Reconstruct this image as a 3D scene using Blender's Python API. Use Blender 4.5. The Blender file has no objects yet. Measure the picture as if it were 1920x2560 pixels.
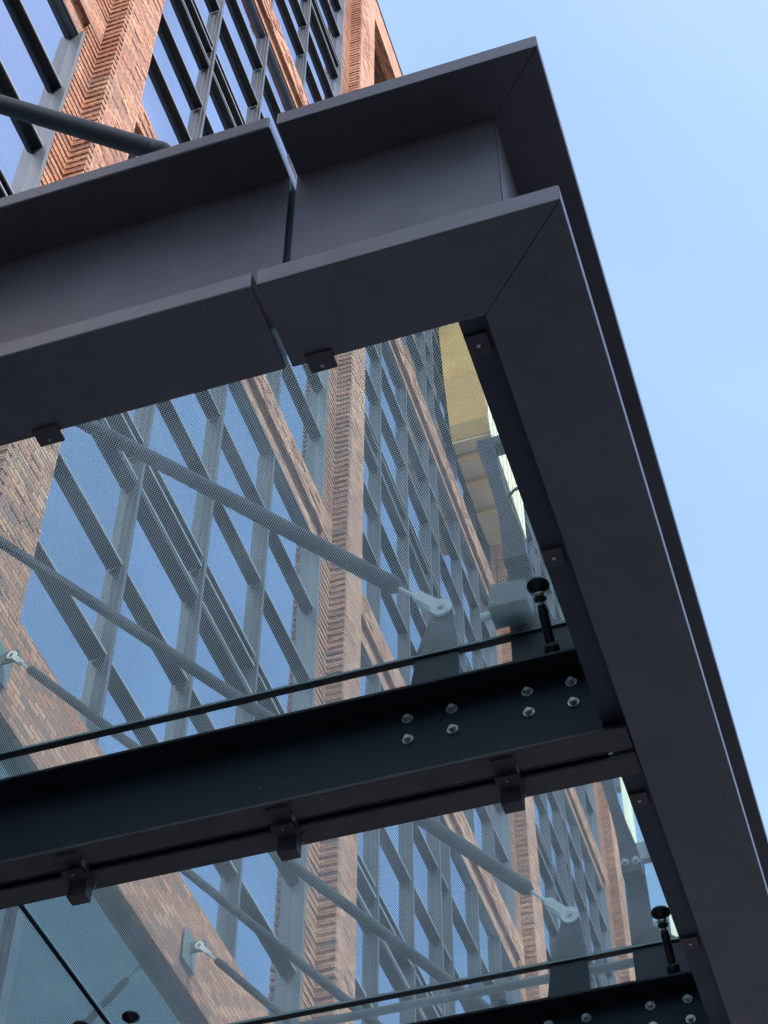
import bpy, math, random
from mathutils import Vector, Matrix
random.seed(7)
sc = bpy.context.scene
COL = sc.collection

# ------------------------------------------------------------------ helpers
ORG = {}
class MB:
    def __init__(s): s.v=[]; s.f=[]; s.sm=[]; s.mi=[]
    def add(s, vs, fs, smooth=False, mi=0):
        n=len(s.v); s.v+= [tuple(p) for p in vs]
        for f in fs: s.f.append([i+n for i in f]); s.sm.append(smooth); s.mi.append(mi)
    def box(s,x0,x1,y0,y1,z0,z1,mi=0):
        v=[(x0,y0,z0),(x1,y0,z0),(x1,y1,z0),(x0,y1,z0),(x0,y0,z1),(x1,y0,z1),(x1,y1,z1),(x0,y1,z1)]
        s.add(v,[(0,3,2,1),(4,5,6,7),(0,1,5,4),(1,2,6,5),(2,3,7,6),(3,0,4,7)],mi=mi); return s
    def prism(s,poly,axis,a,b,mi=0):
        # poly given counter-clockwise in the two remaining axes; axis 'x': (y,z), 'y': (x,z), 'z': (x,y)
        def P(p,t):
            return {'x':(t,p[0],p[1]),'y':(p[0],t,p[1]),'z':(p[0],p[1],t)}[axis]
        n=len(poly); v=[P(p,a) for p in poly]+[P(p,b) for p in poly]
        f=[list(range(n-1,-1,-1)),list(range(n,2*n))]+[(i,(i+1)%n,n+(i+1)%n,n+i) for i in range(n)]
        s.add(v,f,mi=mi); return s
    def cyl(s,p,q,r,r2=None,n=20,smooth=True,mi=0):
        p=Vector(p);q=Vector(q); r2=r if r2 is None else r2
        d=(q-p).normalized(); a=d.orthogonal().normalized(); b=d.cross(a)
        v=[];
        for c,rr in ((p,r),(q,r2)):
            for i in range(n):
                t=2*math.pi*i/n; v.append(c+a*math.cos(t)*rr+b*math.sin(t)*rr)
        s.add(v,[(i,(i+1)%n,n+(i+1)%n,n+i) for i in range(n)],smooth,mi)
        s.add(v[:n],[list(range(n-1,-1,-1))],False,mi); s.add(v[n:],[list(range(n))],False,mi); return s
    def lathe(s,p,d,prof,n=24,mi=0):
        # prof: list of (distance along d, radius)
        p=Vector(p); d=Vector(d).normalized(); a=d.orthogonal().normalized(); b=d.cross(a); v=[]
        for t,r in prof:
            for i in range(n):
                w=2*math.pi*i/n; v.append(p+d*t+a*math.cos(w)*r+b*math.sin(w)*r)
        f=[]
        for k in range(len(prof)-1):
            for i in range(n): f.append((k*n+i,k*n+(i+1)%n,(k+1)*n+(i+1)%n,(k+1)*n+i))
        s.add(v,f,True,mi)
        s.add(v[:n],[list(range(n-1,-1,-1))],False,mi); s.add(v[-n:],[list(range(n))],False,mi); return s
    def tube(s,pts,r,n=10):
        for a,b in zip(pts[:-1],pts[1:]): s.cyl(a,b,r,n=n)
        return s
    def quad(s,a,b,c,d,mi=0): s.add([a,b,c,d],[(0,1,2,3)],mi=mi); return s
    def build(s,name,mats,parent=None,bevel=0,seg=2):
        me=bpy.data.meshes.new(name)
        o=Vector(ORG.get(parent,(0,0,0))) if parent else Vector((0,0,0))
        me.from_pydata([(p[0]-o.x,p[1]-o.y,p[2]-o.z) for p in s.v],[],s.f)
        if not isinstance(mats,(list,tuple)): mats=[mats]
        for m in mats: me.materials.append(m)
        for i,p in enumerate(me.polygons): p.use_smooth=s.sm[i]; p.material_index=s.mi[i]
        me.update()
        ob=bpy.data.objects.new(name,me); COL.objects.link(ob)
        if parent: ob.parent=parent
        ORG[ob]=tuple(o)
        if bevel:
            b=ob.modifiers.new('bevel','BEVEL'); b.width=bevel; b.segments=seg; b.limit_method='ANGLE'; b.harden_normals=False
        return ob
def thing(name,label,cat,loc=(0,0,0),group=None):
    o=bpy.data.objects.new(name,None); COL.objects.link(o); o.location=loc; o.empty_display_size=.2
    ORG[o]=tuple(loc); tag(o,label,cat,group); return o
def tag(o,label,cat,group=None):
    o['label']=label; o['category']=cat
    if group: o['group']=group
    return o
def copy_tree(o,parent=None,dx=Vector((0,0,0))):
    c=o.copy(); COL.objects.link(c)
    if parent: c.parent=parent
    else: c.location=o.location+dx
    for ch in list(o.children): copy_tree(ch,c)
    return c
def repeat(o,dx,label):
    c=copy_tree(o,None,Vector(dx)); c['label']=label; return c

# ------------------------------------------------------------------ materials
def mat(name):
    m=bpy.data.materials.new(name); m.use_nodes=True; nt=m.node_tree
    return m,nt,nt.nodes['Principled BSDF'],nt.nodes['Material Output']
def nd(nt,t,**k):
    n=nt.nodes.new(t)
    for a,b in k.items(): setattr(n,a,b)
    return n
def paint(name,col,rough=.45,metal=0,var=.12,scale=6,bump=.02,spec=.5,grime=None,streak=False):
    m,nt,b,out=mat(name); L=nt.links
    tc=nd(nt,'ShaderNodeTexCoord'); src=tc.outputs['Object']
    if streak:
        mp=nd(nt,'ShaderNodeMapping'); mp.inputs['Scale'].default_value=(4,4,.35); L.new(src,mp.inputs[0]); src=mp.outputs[0]
    n1=nd(nt,'ShaderNodeTexNoise'); n1.inputs['Scale'].default_value=scale; n1.inputs['Detail'].default_value=6; n1.inputs['Roughness'].default_value=.65
    L.new(src,n1.inputs['Vector'])
    r=nd(nt,'ShaderNodeValToRGB'); r.color_ramp.elements[0].position=.3; r.color_ramp.elements[1].position=.75
    r.color_ramp.elements[0].color=(*[c*(1-var) for c in col],1); r.color_ramp.elements[1].color=(*[min(1,c*(1+var)) for c in col],1)
    L.new(n1.outputs['Fac'],r.inputs['Fac']); csrc=r.outputs['Color']
    if grime:
        n3=nd(nt,'ShaderNodeTexNoise'); n3.inputs['Scale'].default_value=38; n3.inputs['Detail'].default_value=4; L.new(tc.outputs['Object'],n3.inputs['Vector'])
        r3=nd(nt,'ShaderNodeValToRGB'); r3.color_ramp.elements[0].position=.66; r3.color_ramp.elements[1].position=.78
        L.new(n3.outputs['Fac'],r3.inputs['Fac'])
        mx=nd(nt,'ShaderNodeMixRGB'); L.new(r3.outputs['Color'],mx.inputs['Fac']); L.new(csrc,mx.inputs['Color1']); mx.inputs['Color2'].default_value=(*grime,1); csrc=mx.outputs['Color']
    L.new(csrc,b.inputs['Base Color'])
    n2=nd(nt,'ShaderNodeTexNoise'); n2.inputs['Scale'].default_value=scale*40; n2.inputs['Detail'].default_value=3; L.new(tc.outputs['Object'],n2.inputs['Vector'])
    mr=nd(nt,'ShaderNodeMapRange'); mr.inputs['To Min'].default_value=max(.05,rough-.08); mr.inputs['To Max'].default_value=rough+.1
    L.new(n1.outputs['Fac'],mr.inputs['Value']); L.new(mr.outputs['Result'],b.inputs['Roughness'])
    bp=nd(nt,'ShaderNodeBump'); bp.inputs['Strength'].default_value=.25; bp.inputs['Distance'].default_value=bump*.1; L.new(n2.outputs['Fac'],bp.inputs['Height']); L.new(bp.outputs['Normal'],b.inputs['Normal'])
    b.inputs['Metallic'].default_value=metal; b.inputs['Specular IOR Level'].default_value=spec
    return m
M={}
M['fascia']=paint('fascia_paint',(.135,.127,.138),.44,.32,.24,1.8,grime=(.17,.165,.17))
M['fascia_end']=paint('skylit_flange_end',(.62,.64,.7),.4,.3,.12,20)  # pale colour stands in for sky light on the flange end
M['beam']=paint('beam_paint',(.011,.018,.023),.42,0,.2,4,spec=.3)
M['beam_brown']=paint('primer_underside',(.085,.066,.07),.55,0,.3,7,grime=(.13,.09,.07))
M['strip']=paint('edge_channel_paint',(.03,.034,.052),.5,0,.15,5)
M['clip']=paint('clip_paint',(.07,.058,.062),.5,0,.2,12)
M['clip_lit']=paint('skylit_clip_end',(.32,.29,.26),.5,.3,.3,40)  # sky light on the street-side clip ends, painted as a paler colour
M['steel']=paint('stainless_steel',(.5,.48,.45),.28,1,.3,45,grime=(.2,.14,.1))
M['cast']=paint('white_cast_clevis',(.9,.94,.9),.35,0,.12,30)
M['rubber']=paint('black_rubber',(.012,.012,.013),.3,0,.1,20)
M['rod']=paint('rod_paint',(.045,.052,.056),.5,0,.12,10)
M['plate']=paint('plate_paint',(.03,.037,.042),.42,0,.12,8)
M['ledge']=paint('ledge_black',(.012,.012,.014),.5,0,.2,3,spec=.35)
M['mull']=paint('grey_aluminium',(.065,.072,.088),.42,.25,.2,3,streak=True)
M['edge']=paint('ledge_edge',(.3,.31,.33),.4,.3,.15,4)
M['jamb']=paint('jamb_grey',(.12,.135,.165),.5,.2,.12,1.2,streak=True)
M['box']=paint('box_grey',(.17,.21,.21),.5,.1,.1,14)
M['timber']=paint('timber_soffit',(.98,.5,.12),.55,0,.16,1.6)
M['timber_dark']=paint('timber_dark',(.72,.5,.26),.6,0,.2,2.2)
M['cream']=paint('cream_cladding',(.86,.84,.62),.55,0,.06,2)
M['orange']=paint('cladding_joint',(.6,.38,.14),.6,0,.1,4)
M['silicone']=paint('silicone_joint',(.012,.014,.016),.35,0,.2,20)
M['glassedge']=paint('glass_edge',(.14,.27,.27),.2,0,.1,30)
M['concrete']=paint('paving',(.27,.255,.24),.8,0,.15,1.5)
M['asphalt']=paint('asphalt',(.05,.05,.052),.85,0,.25,3)
M['anchor']=paint('anchor_plate_paint',(.12,.14,.14),.5,.1,.12,9)
M['mark']=paint('chalk_mark',(.10,.11,.12),.7,0,.4,60)

def brick(name,c1,c2,dark,mortar,bw=.215,rh=.0655):
    m,nt,b,out=mat(name); L=nt.links
    tc=nd(nt,'ShaderNodeTexCoord'); sp=nd(nt,'ShaderNodeSeparateXYZ'); L.new(tc.outputs['Object'],sp.inputs[0])
    ad=nd(nt,'ShaderNodeMath',operation='ADD'); L.new(sp.outputs['X'],ad.inputs[0]); L.new(sp.outputs['Y'],ad.inputs[1])
    cb=nd(nt,'ShaderNodeCombineXYZ'); L.new(ad.outputs[0],cb.inputs['X']); L.new(sp.outputs['Z'],cb.inputs['Y'])
    bt=nd(nt,'ShaderNodeTexBrick'); bt.offset=.5
    bt.inputs['Scale'].default_value=1; bt.inputs['Brick Width'].default_value=bw; bt.inputs['Row Height'].default_value=rh
    bt.inputs['Mortar Size'].default_value=.0075; bt.inputs['Mortar Smooth'].default_value=.3; bt.inputs['Bias'].default_value=0
    bt.inputs['Color1'].default_value=(0,0,0,1); bt.inputs['Color2'].default_value=(1,1,1,1); bt.inputs['Mortar'].default_value=(.5,.5,.5,1)
    gm=nd(nt,'ShaderNodeNewGeometry'); sn=nd(nt,'ShaderNodeSeparateXYZ'); L.new(gm.outputs['Normal'],sn.inputs[0])
    ab=nd(nt,'ShaderNodeMath',operation='ABSOLUTE'); L.new(sn.outputs['Z'],ab.inputs[0]); gt=nd(nt,'ShaderNodeMath',operation='GREATER_THAN'); L.new(ab.outputs[0],gt.inputs[0]); gt.inputs[1].default_value=.6
    mv0=nd(nt,'ShaderNodeMixRGB'); L.new(gt.outputs[0],mv0.inputs['Fac']); L.new(cb.outputs[0],mv0.inputs['Color1']); L.new(tc.outputs['Object'],mv0.inputs['Color2']); L.new(mv0.outputs[0],bt.inputs['Vector'])
    rp=nd(nt,'ShaderNodeValToRGB'); cr=rp.color_ramp; cr.interpolation='LINEAR'
    cr.elements[0].position=0; cr.elements[0].color=(*dark,1); cr.elements[1].position=1; cr.elements[1].color=(*c2,1)
    e=cr.elements.new(.22); e.color=(*[a*.6+d*.4 for a,d in zip(c1,dark)],1); e=cr.elements.new(.5); e.color=(*c1,1)
    L.new(bt.outputs['Color'],rp.inputs['Fac'])
    ns=nd(nt,'ShaderNodeTexNoise'); ns.inputs['Scale'].default_value=18; ns.inputs['Detail'].default_value=5; L.new(tc.outputs['Object'],ns.inputs['Vector'])
    mv=nd(nt,'ShaderNodeMixRGB',blend_type='MULTIPLY'); mv.inputs['Fac'].default_value=.45; L.new(rp.outputs['Color'],mv.inputs['Color1']); L.new(ns.outputs['Color'],mv.inputs['Color2'])
    hs=nd(nt,'ShaderNodeHueSaturation'); hs.inputs['Value'].default_value=1.35; L.new(mv.outputs[0],hs.inputs['Color'])
    nl=nd(nt,'ShaderNodeTexNoise'); nl.inputs['Scale'].default_value=.45; nl.inputs['Detail'].default_value=6; L.new(tc.outputs['Object'],nl.inputs['Vector'])
    m2=nd(nt,'ShaderNodeMixRGB',blend_type='SOFT_LIGHT'); m2.inputs['Fac'].default_value=.8; L.new(hs.outputs[0],m2.inputs['Color1']); L.new(nl.outputs['Fac'],m2.inputs['Color2'])
    mm=nd(nt,'ShaderNodeMixRGB'); L.new(bt.outputs['Fac'],mm.inputs['Fac']); L.new(m2.outputs[0],mm.inputs['Color1']); mm.inputs['Color2'].default_value=(*mortar,1)
    L.new(mm.outputs[0],b.inputs['Base Color']); b.inputs['Roughness'].default_value=.85
    hh=nd(nt,'ShaderNodeMath',operation='MULTIPLY_ADD'); L.new(bt.outputs['Fac'],hh.inputs[0]); hh.inputs[1].default_value=-1; 
    nm=nd(nt,'ShaderNodeMath',operation='MULTIPLY'); L.new(ns.outputs['Fac'],nm.inputs[0]); nm.inputs[1].default_value=.5
    L.new(nm.outputs[0],hh.inputs[2])
    bp=nd(nt,'ShaderNodeBump'); bp.inputs['Strength'].default_value=.9; bp.inputs['Distance'].default_value=.012; L.new(hh.outputs[0],bp.inputs['Height']); L.new(bp.outputs['Normal'],b.inputs['Normal'])
    return m
M['brick']=brick('orange_brick',(.43,.175,.10),(.56,.30,.185),(.21,.12,.095),(.13,.09,.07))
M['brick_in']=brick('shaded_reveal_brick',(.16,.07,.045),(.22,.1,.06),(.09,.05,.04),(.1,.07,.055))  # darker copy of the facade brick, reveal shade put into its colour

def mirror(name,tint,dark,fac,rough=.02,wav=.0):
    m,nt,b,out=mat(name); L=nt.links; nt.nodes.remove(b)
    g=nd(nt,'ShaderNodeBsdfGlossy'); g.inputs['Roughness'].default_value=rough
    d=nd(nt,'ShaderNodeBsdfDiffuse'); tc=nd(nt,'ShaderNodeTexCoord')
    n=nd(nt,'ShaderNodeTexNoise'); n.inputs['Scale'].default_value=.5; n.inputs['Detail'].default_value=3; L.new(tc.outputs['Object'],n.inputs['Vector'])
    r=nd(nt,'ShaderNodeValToRGB'); r.color_ramp.elements[0].color=(*[c*.7 for c in dark],1); r.color_ramp.elements[1].color=(*[c*1.3 for c in dark],1)
    L.new(n.outputs['Fac'],r.inputs['Fac']); L.new(r.outputs['Color'],d.inputs['Color'])
    n4=nd(nt,'ShaderNodeTexNoise'); n4.inputs['Scale'].default_value=.22; n4.inputs['Detail'].default_value=5; n4.inputs['Distortion'].default_value=1.2; L.new(tc.outputs['Object'],n4.inputs['Vector'])
    r4=nd(nt,'ShaderNodeValToRGB'); r4.color_ramp.elements[0].position=.35; r4.color_ramp.elements[1].position=.68
    r4.color_ramp.elements[0].color=(*[c*.86 for c in tint],1); r4.color_ramp.elements[1].color=(*[min(1,c*1.12+.02) for c in tint],1)
    L.new(n4.outputs['Fac'],r4.inputs['Fac']); L.new(r4.outputs['Color'],g.inputs['Color'])
    lw=nd(nt,'ShaderNodeLayerWeight'); lw.inputs['Blend'].default_value=.35
    mr=nd(nt,'ShaderNodeMapRange'); mr.inputs['To Min'].default_value=fac; mr.inputs['To Max'].default_value=min(1,fac+.3); L.new(lw.outputs['Facing'],mr.inputs['Value'])
    mx=nd(nt,'ShaderNodeMixShader'); L.new(mr.outputs[0],mx.inputs['Fac']); L.new(d.outputs[0],mx.inputs[1]); L.new(g.outputs[0],mx.inputs[2])
    if wav:
        bp=nd(nt,'ShaderNodeBump'); bp.inputs['Strength'].default_value=wav; bp.inputs['Distance'].default_value=.02; L.new(n.outputs['Fac'],bp.inputs['Height']); L.new(bp.outputs[0],g.inputs['Normal'])
    L.new(mx.outputs[0],out.inputs['Surface']); return m
M['pane']=mirror('window_glass',(.55,.60,.69),(.03,.045,.07),.62,.015,.15)
M['pane_low']=mirror('lobby_glass',(.3,.4,.39),(.035,.06,.058),.2,.03,.3)
M['tower_glass']=mirror('tower_glass',(.7,.82,.95),(.08,.12,.16),.6,.03,.1)

def frit():
    # clear glass with a printed grid of small white dots on its lower face
    m,nt,b,out=mat('fritted_glass'); L=nt.links; nt.nodes.remove(b)
    tc=nd(nt,'ShaderNodeTexCoord'); mp=nd(nt,'ShaderNodeMapping'); mp.inputs['Rotation'].default_value=(0,0,math.radians(45)); L.new(tc.outputs['Object'],mp.inputs[0])
    sp=nd(nt,'ShaderNodeSeparateXYZ'); L.new(mp.outputs[0],sp.inputs[0])
    P=.0078; acc=[]
    for ax in 'XY':
        a=nd(nt,'ShaderNodeMath',operation='DIVIDE'); L.new(sp.outputs[ax],a.inputs[0]); a.inputs[1].default_value=P
        f=nd(nt,'ShaderNodeMath',operation='FRACT'); L.new(a.outputs[0],f.inputs[0])
        s=nd(nt,'ShaderNodeMath',operation='SUBTRACT'); L.new(f.outputs[0],s.inputs[0]); s.inputs[1].default_value=.5
        q=nd(nt,'ShaderNodeMath',operation='MULTIPLY'); L.new(s.outputs[0],q.inputs[0]); L.new(s.outputs[0],q.inputs[1]); acc.append(q)
    ad=nd(nt,'ShaderNodeMath',operation='ADD'); L.new(acc[0].outputs[0],ad.inputs[0]); L.new(acc[1].outputs[0],ad.inputs[1])
    dot=nd(nt,'ShaderNodeMath',operation='LESS_THAN'); L.new(ad.outputs[0],dot.inputs[0]); dot.inputs[1].default_value=.32**2
    tr=nd(nt,'ShaderNodeBsdfTransparent'); tr.inputs['Color'].default_value=(.74,.905,.895,1)
    gl=nd(nt,'ShaderNodeBsdfGlossy'); gl.inputs['Roughness'].default_value=.01; gl.inputs['Color'].default_value=(.85,.95,.95,1)
    fr=nd(nt,'ShaderNodeFresnel'); fr.inputs['IOR'].default_value=1.5
    c1=nd(nt,'ShaderNodeMixShader'); L.new(fr.outputs[0],c1.inputs[0]); L.new(tr.outputs[0],c1.inputs[1]); L.new(gl.outputs[0],c1.inputs[2])
    df=nd(nt,'ShaderNodeBsdfTranslucent'); df.inputs['Color'].default_value=(.5,.6,.6,1)
    d2=nd(nt,'ShaderNodeBsdfDiffuse'); d2.inputs['Color'].default_value=(.62,.7,.68,1)
    dm=nd(nt,'ShaderNodeMixShader'); dm.inputs[0].default_value=.5; L.new(df.outputs[0],dm.inputs[1]); L.new(d2.outputs[0],dm.inputs[2])
    mx=nd(nt,'ShaderNodeMixShader'); L.new(dot.outputs[0],mx.inputs[0]); L.new(c1.outputs[0],mx.inputs[1]); L.new(dm.outputs[0],mx.inputs[2])
    # thin uneven film of dust and dried water marks
    nz=nd(nt,'ShaderNodeTexNoise'); nz.inputs['Scale'].default_value=2.3; nz.inputs['Detail'].default_value=9; nz.inputs['Roughness'].default_value=.7; L.new(tc.outputs['Object'],nz.inputs['Vector'])
    rr=nd(nt,'ShaderNodeMapRange'); rr.inputs['From Min'].default_value=.45; rr.inputs['From Max'].default_value=.8; rr.inputs['To Min'].default_value=.0; rr.inputs['To Max'].default_value=.13; L.new(nz.outputs['Fac'],rr.inputs['Value'])
    dust=nd(nt,'ShaderNodeBsdfTranslucent'); dust.inputs['Color'].default_value=(.6,.68,.66,1)
    m3=nd(nt,'ShaderNodeMixShader'); L.new(rr.outputs[0],m3.inputs[0]); L.new(mx.outputs[0],m3.inputs[1]); L.new(dust.outputs[0],m3.inputs[2])
    L.new(m3.outputs[0],out.inputs['Surface']); return m
M['frit']=frit()
def clear():
    m,nt,b,out=mat('clear_glass_top'); L=nt.links; nt.nodes.remove(b)
    tr=nd(nt,'ShaderNodeBsdfTransparent'); tr.inputs['Color'].default_value=(.93,.97,.97,1); gl=nd(nt,'ShaderNodeBsdfGlossy'); gl.inputs['Roughness'].default_value=.01
    mx=nd(nt,'ShaderNodeMixShader'); mx.inputs[0].default_value=.04; L.new(tr.outputs[0],mx.inputs[1]); L.new(gl.outputs[0],mx.inputs[2])
    L.new(mx.outputs[0],out.inputs['Surface']); return m
M['clear']=clear()

# ------------------------------------------------------------------ ground
GZ=-1.6
g=MB().box(-300,400,-300,300,GZ-.3,GZ-.004).build('ground',M['concrete']); g['kind']='structure'
g=MB().box(-300,400,-3,6.6,GZ-.004,GZ).build('pavement',M['concrete']); g['kind']='structure'
g=MB().box(-300,400,-3.15,-3,GZ-.1,GZ+.006).build('kerb',M['concrete'],bevel=.02); g['kind']='structure'
g=MB().box(-300,400,-14,-3.15,GZ-.12,GZ+.0).build('road',M['asphalt'])
g['kind']='structure'; g.location.z=.004

# ------------------------------------------------------------------ brick building
OH=41.5
YB=6.03                       # brick face
YR=6.28                       # recessed brick strip
YM=6.32; YL=6.345; YG=6.435
YS=6.25; YP=6.335              # upper brick band and lower lip of each spandrel     # mullion front, ledge front, glass
def at(v,y): return v*y/YB    # a size read on the brick face, moved back to depth y
bld=thing('brick_office_building','orange brick office building with dark window ledges behind the canopy','building',(20,8,GZ))
ROOF=42.85
X_END=40.3
PR=[8.58,17.2,28.7,40.2]      # right edges of the piers
XS={8.58:7.83,17.2:16.45,28.7:27.75,40.2:39.1}     # outstanding half starts
XL={8.58:7.50,17.2:16.04,28.7:27.3,40.2:38.4}
for R in PR:
    xs,xl=XS[R],XL[R]
    m=MB(); m.box(xs,R,YB,7.2,5.0,ROOF); m.box(xl,xs-.002,YR,7.2,5.0,ROOF)
    z=9.70
    while z<ROOF-.1:                               # corbelled courses in the folded part of the pier
        j=random.uniform(-.004,.004)
        m.box(xl,xs-.014,YR-.014+j,YR+.01,z,z+.066)
        m.box(xs-.014+j,xs+.03,YB-.009,YR-.03,z,z+.066)
        m.box(xs+.03,xs+.085,YB-.010+j,YB+.01,z,z+.066)
        z+=.131
    z=9.65; row=0
    while z<ROOF-.1:                               # odd bricks standing proud on the flat part
        x=xs+.13+(.107 if row%2 else 0)
        while x<R-.1:
            if random.random()<.16:
                dd=random.uniform(.004,.009); m.box(x,min(R-.004,x+.2),YB-dd,YB+.01,z+.003,z+.0625)
            x+=.215
        z+=.0655; row+=1
    m.build('brick_pier',M['brick'],bld)
# spandrels
BAYS=[(-32.0,7.50,8),(8.58,16.04,4),(17.2,27.3,6),(28.7,38.4,5)]
def lip_z(k): return at(18.965+9.78*(k-1),YP)
def band_z(k): return at(19.54+9.81*(k-1),YS)
def top_z(k): return at(20.1+9.9*(k-1),YS)
def spandrel(x0,x1,k):
    m=MB()
    if k==0:
        m.box(x0,x1,YB+.004,7.0,9.64,10.67); zb,n,yf=9.64,15,YB
    else:
        zb=band_z(k); n=int((top_z(k)-zb)/.0655); yf=YS
        m.box(x0,x1,YS+.004,7.0,zb,top_z(k))
        m.box(x0,x1,YP,7.0,lip_z(k),zb)
    for r in range(n):
        x=x0+random.random()*.2
        while x<min(x1,x0+16)-.25:
            if random.random()<(0 if k==0 else .3): m.box(x,x+.2,yf-random.uniform(.004,.012),yf+.02,zb+r*.0655+.003,zb+r*.0655+.0625)
            x+=.215
    m.build('spandrel',M['brick'],bld)
BAR=[11.65,12.92,14.19,14.71,14.885,16.21,17.56,18.9]
MU={1:[10.17,11.87,13.53],2:[18.12,19.73,21.2,21.78,23.45,24.87],3:[30.2,31.75,32.3,33.9,35.4,36.7],0:[-30,-27,-24,-21,-18,-15,-12,-9,-6,-3,0,2.0,3.7,5.3]}
for bi,(x0,x1,nn) in enumerate(BAYS):
    xe=XS[PR[bi]]-.03
    spandrel(x0+.003,x1,0)
    for k in (1,2,3):
        if bi==2 and k==3: continue
        spandrel(x0+.003,xe,k)
    for lev in range(4):
        zlo=10.0 if lev==0 else top_z(lev)-.02
        zhi=lip_z(lev+1)+.03
        if lev==3: 
            if bi==2: continue
            zhi=41.6
        if bi==2 and lev==2: zhi=36.6
        if zhi-zlo<1: continue
        if lev==3: zlo=top_z(3)-.02
        xr=x1
        jb=MB()
        # side jambs and head
        jb.box(xr-.05,xr,YR,YG+.05,zlo,zhi)
        jb.box(x0,x0+.06,YR,YG+.05,zlo,zhi)
        jb.box(x0+.06,xr-.05,YL+.02,YG+.05,zhi-.09,zhi)
        win=jb.build('window',M['jamb'],bld)
        mus=[at(v,YM) for v in MU[bi]]
        bars=[at(b,YL)+9.8*lev*YL/YB for b in BAR]
        xs=[x0]+mus+[xr-.05]
        for v in mus:
            mm=MB(); mm.box(v-.05,v+.008,YM,YG+.02,zlo,zhi-.09); mm.box(v-.062,v-.05,YM+.045,YG+.02,zlo,zhi-.09); mm.box(v-.075,v-.062,YM+.11,YG+.02,zlo,zhi-.09)
            mm.box(v+.008,v+.016,YM+.06,YG+.02,zlo,zhi-.09)
            mm.build('mullion',M['mull'],win)
        zz=[]
        for b in bars:
            if b<zlo+.3 or b>zhi-.06: continue
            zz.append(b)
            ll=MB()
            for a,c in zip(xs[:-1],xs[1:]):
                aa=a+(.018 if a in mus else .061 if a==x0 else 0); cc=c-(.078 if c in mus else 0)
                hh=.115 if abs((b*YB/YL-9.8*lev)-14.19)<.02 else .05
                ll.box(aa,cc,YL,YG+.01,b,b+hh,0)
                ll.box(aa,cc,YL-.006,YL,b+hh-.03,b+hh,1)
            ll.build('ledge',[M['ledge'],M['edge']],win)
        cuts=[zlo]+zz+[zhi]
        pp=MB()
        for za,zb in zip(cuts[:-1],cuts[1:]):
            for a,c in zip(xs[:-1],xs[1:]):
                t=[random.uniform(-.004,.004) for _ in range(3)]
                pp.quad((a,YG+t[0],za),(c,YG+t[1],za),(c,YG+t[2],zb),(a,YG+t[0]+t[2]-t[1],zb))
        dark=(bi in(2,3) and lev==3)
        pp.build('pane',M['pane'],win)
# tall opening with deep brick reveal under the roof of the third bay, and the roof band
m=MB(); m.box(17.202,17.5,YB+.004,7.1,36.6,ROOF-1.24); m.box(26.9,27.29,YB+.004,7.1,36.6,ROOF-1.24); m.box(17.202,27.29,YB+.006,7.0,36.6,36.95)
m.build('attic_reveal',M['brick'],bld)
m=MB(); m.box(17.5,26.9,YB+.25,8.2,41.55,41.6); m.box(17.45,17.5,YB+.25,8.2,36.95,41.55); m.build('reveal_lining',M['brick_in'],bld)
MB().box(17.5,26.9,6.9,7.0,36.95,41.55).build('attic_window',M['pane_low'],bld)
m=MB(); m.box(-32,8.58-1.08,YB+.004,9,41.6,ROOF); m.box(8.582,16.04,YB+.004,9,41.6,ROOF); m.box(17.202,27.3,YB+.004,9,41.6,ROOF); m.box(28.702,38.4,YB+.004,9,41.6,ROOF)
m.build('parapet',M['brick'],bld)
MB().box(-32.05,X_END+.02,YB-.02,9,ROOF,ROOF+.06).build('coping',M['mull'],bld)
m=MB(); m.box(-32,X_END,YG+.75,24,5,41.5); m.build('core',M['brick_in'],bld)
# lobby glazing under the lowest brick band
m=MB(); m.box(-32,X_END,6.09,6.16,9.52*6.09/YB,9.62); 
for x in (1.5,4.0,6.6,9.55,13.6,17.5,21.5,25.5): m.box(x,x+.12,6.11,6.17,-1.6,9.6)
m.box(-32,X_END,6.13,6.17,6.6,6.75); 
m.build('lobby_frame',M['jamb'],bld)
MB().box(-32,X_END,6.165,6.34,-1.6,9.63).build('lobby_glazing',M['pane_low'],bld)

# ------------------------------------------------------------------ fascia frame
Z0,Z1=4.0,4.074; Z2,Z3=4.912,4.983
XO,XI=2.298,2.582; YO,YI=.279,.563; XE=14.55
fr=thing('corner_fascia_frame','dark grey wide flanged steel fascia turning the outer corner of the glass canopy','canopy edge',(XO,YO,Z0))
GAP=.0004
for (za,zb,nm,ye) in ((Z0,Z1,'bottom_flange',1.119),(Z2,Z3,'top_flange',1.109)):
    MB().prism([(XO,YO+GAP),(XI,YI+GAP),(XI,ye),(XO,ye)],'z',za,zb).build(nm,M['fascia'],fr,bevel=.003)
    MB().prism([(XO+GAP,YO),(XE,YO),(XE,YI),(XI+GAP,YI)],'z',za,zb).build(nm,M['fascia'],fr,bevel=.003)
MB().prism([(2.483,.466),(2.505,.486),(2.505,1.108),(2.483,1.108)],'z',Z1,Z2).build('web',M['fascia'],fr)
MB().prism([(2.485,.464),(XE,.464),(XE,.486),(2.505,.486)],'z',Z1,Z2).build('web',M['fascia'],fr)
st=MB().box(XI+.002,XE,YI+.001,.652,4.082,4.104).box(XI+.002,XE,.49,YI-.02,4.0745,4.13)
st.build('edge_channel',M['strip'],fr)
for x in (2.718,3.55,4.384,4.737,5.6,6.40,6.76,7.6,8.4):
    c=MB(); c.box(x-.036,x+.036,.585,.648,4.070,4.0815); ob=c.build('tab',M['clip'],fr,bevel=.002)
    s=MB(); s.cyl((x,.618,4.070),(x,.618,4.066),.006,n=12); s.build('screw',M['steel'],ob)
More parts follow.
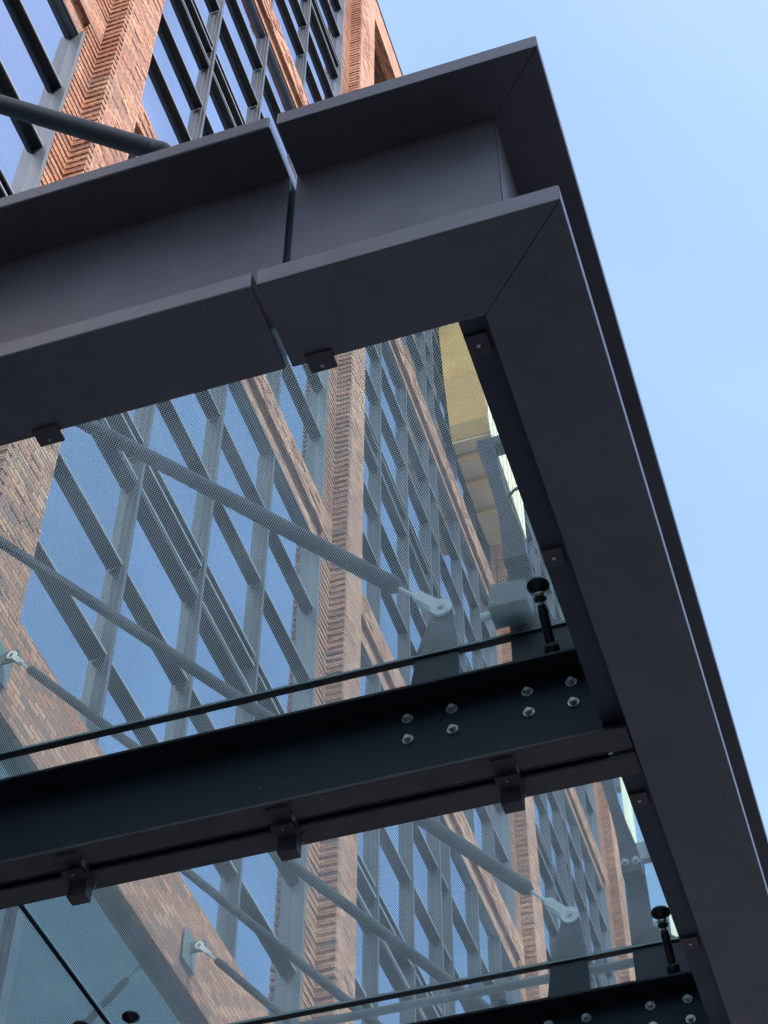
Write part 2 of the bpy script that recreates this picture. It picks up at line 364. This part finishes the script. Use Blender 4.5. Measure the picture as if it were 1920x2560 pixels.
for y in (1.035,):
    c=MB(); c.box(XI-.03,XI+.03,y-.038,y+.038,Z0-.012,Z0-.0005); ob=c.build('tab',M['clip'],fr,bevel=.002)
    s=MB(); s.cyl((XI+.012,y,Z0-.008),(XI+.012,y,Z0-.014),.006,n=12); s.build('screw',M['steel'],ob)
seg=thing('side_fascia_beam','dark grey fascia beam running from the building to the pale lit joint gap','canopy edge',(XO,6.0,Z0))
MB().box(XO,XI,1.136,6.0,Z0,Z1).build('bottom_flange',M['fascia'],seg,bevel=.006)
MB().box(XO,XI,1.136,6.0,Z2,Z3).build('top_flange',M['fascia'],seg,bevel=.006)
MB().box(2.483,2.505,1.132,6.0,Z1,Z2).build('web',M['fascia'],seg)
m=MB(); m.box(XO+.008,XI-.008,1.1335,1.1365,Z2+.007,Z3-.007); m.build('end_face',M['fascia_end'],seg)  # thin added plate that paints sky light onto the flange end
m=MB(); m.box(2.506,2.52,.95,1.35,Z1+.05,Z2-.05)
m.build('splice_plate',M['beam'],seg)
for y in (1.862,2.69,3.52):
    c=MB(); c.box(XI-.03,XI+.03,y-.038,y+.038,Z0-.012,Z0-.0005); ob=c.build('tab',M['clip'],seg,bevel=.002)
    s=MB(); s.cyl((XI+.012,y,Z0-.012),(XI+.012,y,Z0-.016),.006,n=12); s.build('screw',M['steel'],ob)

# ------------------------------------------------------------------ cross beams
C0=4.435; PITCH=1.995
def cross_beam(c):
    t=thing('cross_beam','','beam',(c,6.0,4.03),'steel cross beams under the glass')
    for sg,nm in ((-1,'near_channel'),(1,'far_channel')):
        a=c+sg*.011; b=c+sg*.022; e=c+sg*.12
        lo,hi=min(a,b),max(a,b); l2,h2=min(b,e),max(b,e)
        m=MB(); m.box(lo,hi,.662,6.0,4.03,4.458,0)
        if sg<0:
            # rounded lower corner at the outer end of the web is cut by a cope
            pass
        m.box(l2,h2,.655,6.0,4.443,4.458,0)
        m.box(l2,h2,.57,6.0,4.03,4.046,1)
        m.box(lo,hi,.57,.662,4.03,4.046,1)
        m.build('channel',[M['beam'],M['beam_brown']],t,bevel=.003)
    for y in (1.363,1.196,.916,.755):
        for z in (4.386,4.286):
            m=MB(); x=c-.022; q_=random.uniform(-.02,.02)
            m.cyl((x,y,z),(x-.004,y,z),.021,n=24); m.cyl((x-.004,y,z),(x-.016,y+q_*.03,z+random.uniform(-.0008,.0008)),.0135,n=6,smooth=False); m.cyl((x-.016,y,z),(x-.021,y,z),.009,n=14)
            m.build('bolt',M['steel'],t)
    m=MB(); m.prism([(1.365,4.18),(1.365,4.50),(1.325,4.74),(1.268,4.915),(1.25,4.96),(1.225,4.975),(1.20,4.965),(1.182,4.93),(1.166,4.74),(1.163,4.18)],'x',c-.0105,c+.0105)
    m.build('lug_plate',M['plate'],t,bevel=.002)
    m=MB(); m.prism([(.966,4.18),(.964,4.75),(.957,5.16),(.861,5.16),(.857,4.80),(.735,4.69),(.70,4.60),(.70,4.18)],'x',c-.0105,c+.0105)
    m.build('fin_plate',M['plate'],t,bevel=.002)
    m=MB(); m.box(c-.10,c-.0115,.705,.712,4.459,4.60); m.box(c-.10,c-.0115,.712,.77,4.459,4.468); m.cyl((c-.06,.742,4.468),(c-.06,.742,4.484),.014,n=6,smooth=False)
    m.build('angle_bracket',M['plate'],t,bevel=.002)
    for y in (1.01,1.82,2.62,3.43,4.24,5.05):
        m=MB()
        m.box(c-.105,c-.012,y-.04,y+.04,4.014,4.0295)
        m.box(c-.012,c+.006,y-.04,y+.04,3.985,4.06)
        m.box(c-.055,c-.012,y-.04,y+.04,3.985,3.992)
        ob=m.build('hanger_clip',M['clip'],t,bevel=.0015)
        m=MB(); m.box(c+.010,c+.062,y-.036,y+.036,3.925,4.029); m.build('clip_box',M['clip'],ob,bevel=.0015)
        m=MB(); m.box(c-.06,c-.035,y-.045,y-.0405,4.006,4.034); m.box(c+.064,c+.075,y-.04,y-.012,3.995,4.03); m.cyl((c-.035,y,3.985),(c-.035,y,3.981),.005,n=10); m.build('clip_end',M['clip_lit'],ob)  # clip ends in the painted sky-light tone, with a screw
    return t
cb=cross_beam(C0); cb['label']='nearest dark double channel cross beam with eight bright bolts across the middle'
repeat(cb,(PITCH,0,0),'second cross beam crossing the bottom right corner beneath the lower glass joint')
repeat(cb,(2*PITCH,0,0),'third cross beam further along past the lower right corner of the canopy')

# chalk numbers on the web of the nearest beam
def text(body,loc,size,m,parent,name):
    cu=bpy.data.curves.new('t','FONT'); cu.body=body; cu.size=size; cu.extrude=.0006
    o=bpy.data.objects.new(name,cu); COL.objects.link(o)
    dg=bpy.context.evaluated_depsgraph_get(); me=bpy.data.meshes.new_from_object(o.evaluated_get(dg)); bpy.data.objects.remove(o)
    R=Matrix(((0,0,-1,0),(-1,0,0,0),(0,1,0,0),(0,0,0,1)))
    og=Vector(ORG[parent]); me.transform(Matrix.Translation(Vector(loc)-og)@R)
    me.materials.append(m); ob=bpy.data.objects.new(name,me); COL.objects.link(ob); ob.parent=parent; return ob
text('V 11  1021',(C0-.0232,1.93,4.20),.034,M['mark'],cb,'faint_marking')

# ------------------------------------------------------------------ glass
ZG=4.70
YJ=3.385
roof=thing('glass_roof','flat fritted glass roof of the canopy above the dark cross beams, split by black joints','glass roof',(C0,3,ZG))
xa=2.51
def sheet(x0,x1,y0,y1):
    m=MB(); v=[(x0,y0,ZG),(x1,y0,ZG),(x1,y1,ZG),(x0,y1,ZG),(x0,y0,ZG+.012),(x1,y0,ZG+.012),(x1,y1,ZG+.012),(x0,y1,ZG+.012)]
    m.add(v,[(0,3,2,1)],mi=0); m.add(v,[(4,5,6,7)],mi=1); m.add(v,[(0,1,5,4),(1,2,6,5),(2,3,7,6),(3,0,4,7)],mi=2)
    m.build('glass_panel',[M['frit'],M['clear'],M['glassedge']],roof)
for k in range(3):
    xb=C0+PITCH*k
    sheet(xa+(.0 if k==0 else .012),xb-.012,.60,YJ-.011)
    sheet(xa+(.0 if k==0 else .012),xb-.012,YJ+.011,5.96)
    g_=MB().box(xb-.0115,xb+.0115,.60,5.96,ZG-.007,ZG+.016).build('joint',M['silicone'],roof)
    MB().box(xb-.0195,xb-.0125,.60,5.96,ZG-.006,ZG-.001).build('gasket_lip',M['plate'],g_)
    xa=xb
MB().box(2.52,C0+2*PITCH,YJ-.0105,YJ+.0105,ZG-.006,ZG+.017).build('joint',M['silicone'],roof)

# ------------------------------------------------------------------ point fixings
def fixing(p,base,label):
    t=thing('glass_fixing',label,'glass fixing',base,'round point fixings under the glass')
    p=Vector(p); b=Vector(base)
    m=MB(); m.lathe((p.x,p.y,ZG-.0005),(0,0,-1),[(0,.040),(.008,.043),(.016,.041),(.024,.030),(.034,.016),(.04,.012)]); m.build('clamp_disc',M['rubber'],t)
    q=Vector((p.x,p.y,ZG-.04)); d=(b-q).normalized()
    m=MB(); m.lathe(q,d,[(0,.012),(.003,.02),(.012,.023),(.017,.013),(.05,.011)]); m.build('stem',M['steel'],t)
    m=MB(); m.lathe(q+d*.018,d,[(0,.022),(.012,.025),(.02,.018)]); m.lathe(q+d*.05,d,[(0,.016),(.02,.019),(.03,.019),((b-q).length-.06,.018)],n=16); m.build('arm',M['rubber'],t)
    m=MB(); m.lathe(b,-d,[(-.01,.012),(.0,.02),(.02,.03),(.045,.028),(.05,.012)]); m.build('cone_seat',M['rubber'],t)
    return t
f1=fixing((4.205,.80,4.69),(4.36,.80,4.478),'black round glass fixing on a steel stem beside the grey box')
f2=repeat(f1,(PITCH,-.012,0),'black round glass fixing at the lower right beside the second fin plate')
f3=repeat(f1,(PITCH,2.46,0),'round glass fixing at the bottom edge just right of the lengthwise joint')
f4=repeat(f1,(PITCH,2.71,0),'round glass fixing at the bottom edge on the left side of the lengthwise joint')

# ------------------------------------------------------------------ tie rods
SL=1.09
def tie_rod(c,label):
    t=thing('tie_rod',label,'tie rod',(c,YB,4.936+SL*(YB-1.225)),'diagonal tie rods from wall to canopy')
    d=Vector((0,1,SL)).normalized(); L0=Vector((c,1.225,4.936)); W=Vector((c,5.90,4.936+SL*(5.90-1.225)))
    for P,dd,nm in ((L0,d,'outer'),(W,-d,'wall')):
        m=MB(); n=Vector((0,-dd.z,dd.y))
        for s in (-1,1):
            xx=c+s*.019
            m.cyl((xx-.006,P.y,P.z),(xx+.006,P.y,P.z),.043,n=28)
            pts=[P+n*.028, P+dd*.045+n*.024, P+dd*.06+n*.022, P+dd*.14+n*.022, P+dd*.14-n*.022, P+dd*.06-n*.022, P+dd*.045-n*.024, P-n*.028]
            m.prism([(q.y,q.z) for q in pts],'x',xx-.0055,xx+.0055)
        m.cyl(P+dd*.10,P+dd*.155,.027,.020,n=18)
        ob=m.build('clevis',M['cast'],t,bevel=.002)
        m=MB(); m.cyl((c-.029,P.y,P.z),(c+.029,P.y,P.z),.019,n=6,smooth=False); m.cyl((c-.034,P.y,P.z),(c-.026,P.y,P.z),.011,n=12); m.build('pin',M['steel'],ob)
        MB().cyl(P+dd*.15,P+dd*.275,.0085,n=12).build('threaded_end',M['cast'],t)
    a=L0+d*.265; b=W-d*.265
    m=MB(); m.lathe(a,d,[(0,.012),(.004,.026),(.02,.036),((b-a).length-.02,.036),((b-a).length-.004,.026),((b-a).length,.012)],n=28); m.build('tube',M['rod'],t)
    m=MB(); m.lathe(a,d,[(-.012,.014),(-.008,.022),(.012,.030),(.03,.0375),(.05,.037)],n=20); m.build('collar',M['rod'],t)
    m=MB(); z=W.z; m.box(c-.15,c+.15,YB-.032,YB-.018,z-.2,z+.15); m.box(c-.011,c+.011,YB-.19,YB-.032,z-.06,z+.06)
    m.build('anchor_plate',M['anchor'],t,bevel=.003)
    return t
t0=tie_rod(C0,'long grey tie rod ending at the white clevis just left of the grey box')
rod0=repeat(t0,(-PITCH,.165,.11),'black tie rod seen directly in the open air at the upper left, outside the glass')
repeat(t0,(PITCH,0,0),'grey tie rod ending at the white clevis in the lower right panel')
repeat(t0,(2*PITCH,0,0),'grey tie rod starting at the white wall clevis on the left edge')
repeat(t0,(3*PITCH,0,0),'grey tie rod between the two lower rods, no wall clevis showing')
repeat(t0,(4*PITCH,0,0),'lowest grey tie rod starting at a square plate on the brick, bottom left')

m=MB(); m.prism([(1.30,4.984),(1.48,4.984),(1.43,5.06),(1.40,5.085),(1.37,5.075)],'x',2.43,2.45); m.build('rod_lug',M['plate'],seg)
# ------------------------------------------------------------------ bracket arms above the glass
def arm(c,label,bolts):
    t=thing('bracket_arm',label,'bracket arm',(c,.91,5.10),'curved bracket arms above the glass')
    x0=c-.036; x1=c-.0115
    L=[(.957,5.06),(.957,5.20),(.962,5.33),(.978,5.47),(1.0,5.62),(1.03,5.78),(1.03,5.84)]
    Rr=[(.48,5.84),(.48,5.78),(.955,5.78),(.945,5.66),(.928,5.48),(.900,5.33),(.868,5.18),(.862,5.06)]
    poly=(L+Rr)[::-1]
    MB().prism(poly,'x',c-.075,c-.0115).build('curved_post',M['plate'],t,bevel=.003)
    for y in (.936,.885) if bolts else ():
        m=MB(); m.cyl((c-.075,y,5.118),(c-.079,y,5.118),.019,n=20); m.cyl((c-.079,y,5.118),(c-.095,y,5.118),.012,n=6,smooth=False); m.build('bolt',M['steel'],t)
    return t
arm(C0,'dark curved bracket arm above the grey junction box',False)
arm(C0+PITCH,'dark curved bracket arm with two bolts in the lower right panel',True)
# junction box
jb=thing('junction_box','grey metal box with corner screws hanging beside the first round fixing','junction box',(4.35,.93,4.74))
m=MB(); m.prism([(.865,4.745),(.865,4.855),(1.0,4.868),(1.016,4.745)][::-1],'x',4.30,4.42); m.build('housing',M['box'],jb,bevel=.004)
for y,z in ((.885,4.765),(.885,4.838),(.985,4.848),(.992,4.765)):
    MB().cyl((4.30,y,z),(4.296,y,z),.0035,n=10).build('screw',M['steel'],jb)
MB().cyl((4.36,1.014,4.765),(4.36,1.055,4.765),.017,n=18).build('conduit_stub',M['cast'],jb)
cn=thing('conduit','grey round conduit lying across the view above the glass at the lower right','conduit',(6.66,3,4.74),None)
MB().cyl((6.66,.98,4.80),(6.66,5.9,4.80),.021,n=18).build('pipe',M['anchor'],cn)
MB().cyl((6.66,.90,4.80),(6.66,.99,4.80),.027,n=18).build('end_fitting',M['cast'],cn)
for yy in (1.6,3.0,4.4): MB().box(6.63,6.69,yy,yy+.03,4.712,4.80).build('saddle',M['clip'],cn)
# loose cable
pts=[Vector(p) for p in [(4.4, 0.871, 5.513), (4.4, 0.892, 5.51), (4.4, 0.915, 5.486), (4.4, 0.931, 5.441), (4.4, 0.932, 5.381), (4.4, 0.922, 5.321), (4.4, 0.903, 5.267), (4.4, 0.885, 5.236)]]
cab=MB().tube(pts,.007).build('cable_loop',M['rubber']); tag(cab,'thin black cable loop beside the curved bracket arm','cable')

# ------------------------------------------------------------------ projecting timber clad bay high on the facade
w=thing('timber_clad_bay','projecting bay clad in yellow timber and cream ribbed boards high behind the canopy','bay',(23.9,5.6,31.4))
ZS=31.4
prof=[(23.35,43.4),(23.42,36.4),(23.75,34.6),(24.1,33.1),(24.25,32.7)]
m=MB()
for (xa_,za),(xb_,zb) in zip(prof[:-1],prof[1:]):
    m.prism([(xa_,za),(xb_,zb),(xb_+.3,zb),(xa_+.3,za)],'y',5.40,6.32)
m.build('end_boards',M['timber'],w)
SX=[(24.27,24.62,32.62,'timber_dark'),(24.66,24.78,32.5,'timber'),(24.8,25.33,32.52,'timber_dark'),(25.36,25.46,32.4,'timber'),(25.48,26.2,32.42,'timber_dark'),(26.24,26.33,32.3,'timber'),(26.35,27.3,32.32,'timber_dark')]
for a,b,z,mm_ in SX:
    m=MB(); m.box(a,b,5.42,6.32,z,z+.25)
    m.build('soffit_joist' if mm_=='timber' else 'soffit_panel',M[mm_],w)
m=MB()
m.prism([(23.36,43.4),(23.43,36.4),(23.76,34.6),(24.11,33.1),(24.26,32.6),(27.3,32.2),(27.3,43.4)],'y',5.365,5.40); m.build('ribbed_boards',M['cream'],w)
m=MB()
for i in range(9):
    x=23.6+i*.42; za=36 if x<23.8 else 34.2 if x<24 else 32.7 if x<24.4 else 32.4
    m.box(x,x+.03,5.35,5.364,za,43.3)
m.build('board_joints',M['orange'],w)

# building on the other side of the street: its shade falls over the canopy and the lowest storeys
ob_=thing('opposite_building','pale stone office block across the street behind the viewer','building',(0,-30,GZ))
m=MB(); m.box(-90,8,-40,-18.5,GZ,OH); m.build('facade_wall',M['concrete'],ob_)
m=MB(); m.box(-90.2,8.2,-40,-18.2,OH,OH+.5); m.build('cornice',M['mull'],ob_)
for lv in range(12):
    m=MB(); z=1+lv*4
    if z+2.6>OH: break
    for k in range(24): m.box(-88+k*4,-85.4+k*4,-18.52,-18.45,z,z+2.4)
    m.build('window_row',M['tower_glass'],ob_)

# far glass tower
tw=thing('glass_tower','pale blue glass tower with white vertical fins beyond the brick building','tower',(66,8,GZ))
MB().box(60,80,7.0,22,GZ,95).build('tower_wall',M['tower_glass'],tw)
m=MB()
for i in range(12): m.box(59.5,60,7.0+i*1.25,7.25+i*1.25,GZ,95.2)
m.build('fins',M['cream'],tw)
m=MB()
for i in range(22): m.box(59.8,60,7.0,22,2+i*4.2,2.9+i*4.2)
m.build('floor_bands',M['jamb'],tw)

# ------------------------------------------------------------------ camera
F=4379.0886
cd=bpy.data.cameras.new('camera'); cam=bpy.data.objects.new('camera',cd); COL.objects.link(cam)
cd.sensor_fit='VERTICAL'; cd.sensor_height=36; cd.lens=F/2560*36; cd.clip_start=.05; cd.clip_end=2000
MT=Matrix(((0.31170009,-0.7310239,-0.60699844),(-0.9501798,-0.23901314,-0.20007764),(0.00118093,0.63912188,-0.76910456)))
cam.matrix_world=MT.to_4x4(); sc.camera=cam

# ------------------------------------------------------------------ light
SUN_EL=math.radians(50); sd=Vector((-.45,-.89,0)).normalized()
S=Vector((sd.x*math.cos(SUN_EL),sd.y*math.cos(SUN_EL),math.sin(SUN_EL)))
ld=bpy.data.lights.new('sun','SUN'); ld.energy=2.1; ld.angle=math.radians(.53); ld.color=(1,.95,.87)
lo=bpy.data.objects.new('sun',ld); COL.objects.link(lo); lo.rotation_euler=S.to_track_quat('Z','Y').to_euler(); lo.location=(20,30,60)
wd=bpy.data.worlds.new('World'); sc.world=wd; wd.use_nodes=True; nt=wd.node_tree
bg=nt.nodes['Background']; sk=nt.nodes.new('ShaderNodeTexSky'); sk.sky_type='NISHITA'; sk.sun_disc=False
sk.sun_elevation=SUN_EL; sk.sun_rotation=math.atan2(sd.x,sd.y); sk.dust_density=1.6; sk.ozone_density=1.2; sk.air_density=1.0
tcw=nt.nodes.new('ShaderNodeTexCoord'); nw=nt.nodes.new('ShaderNodeTexNoise'); nw.inputs['Scale'].default_value=2.2; nw.inputs['Detail'].default_value=7; nw.inputs['Roughness'].default_value=.55; nw.inputs['Distortion'].default_value=.8
nt.links.new(tcw.outputs['Generated'],nw.inputs['Vector'])
mw=nt.nodes.new('ShaderNodeMapRange'); mw.inputs['From Min'].default_value=.42; mw.inputs['From Max'].default_value=.75; mw.inputs['To Max'].default_value=.07; nt.links.new(nw.outputs['Fac'],mw.inputs['Value'])
xw=nt.nodes.new('ShaderNodeMixRGB'); xw.inputs['Color2'].default_value=(3.4,3.7,4.1,1); nt.links.new(mw.outputs[0],xw.inputs['Fac']); nt.links.new(sk.outputs[0],xw.inputs['Color1'])
nt.links.new(xw.outputs[0],bg.inputs['Color']); bg.inputs['Strength'].default_value=.15
sc.view_settings.view_transform='Standard'; sc.view_settings.look='None'; sc.view_settings.exposure=1.62; sc.view_settings.gamma=1
sc.cycles.transparent_max_bounces=24; sc.cycles.max_bounces=8
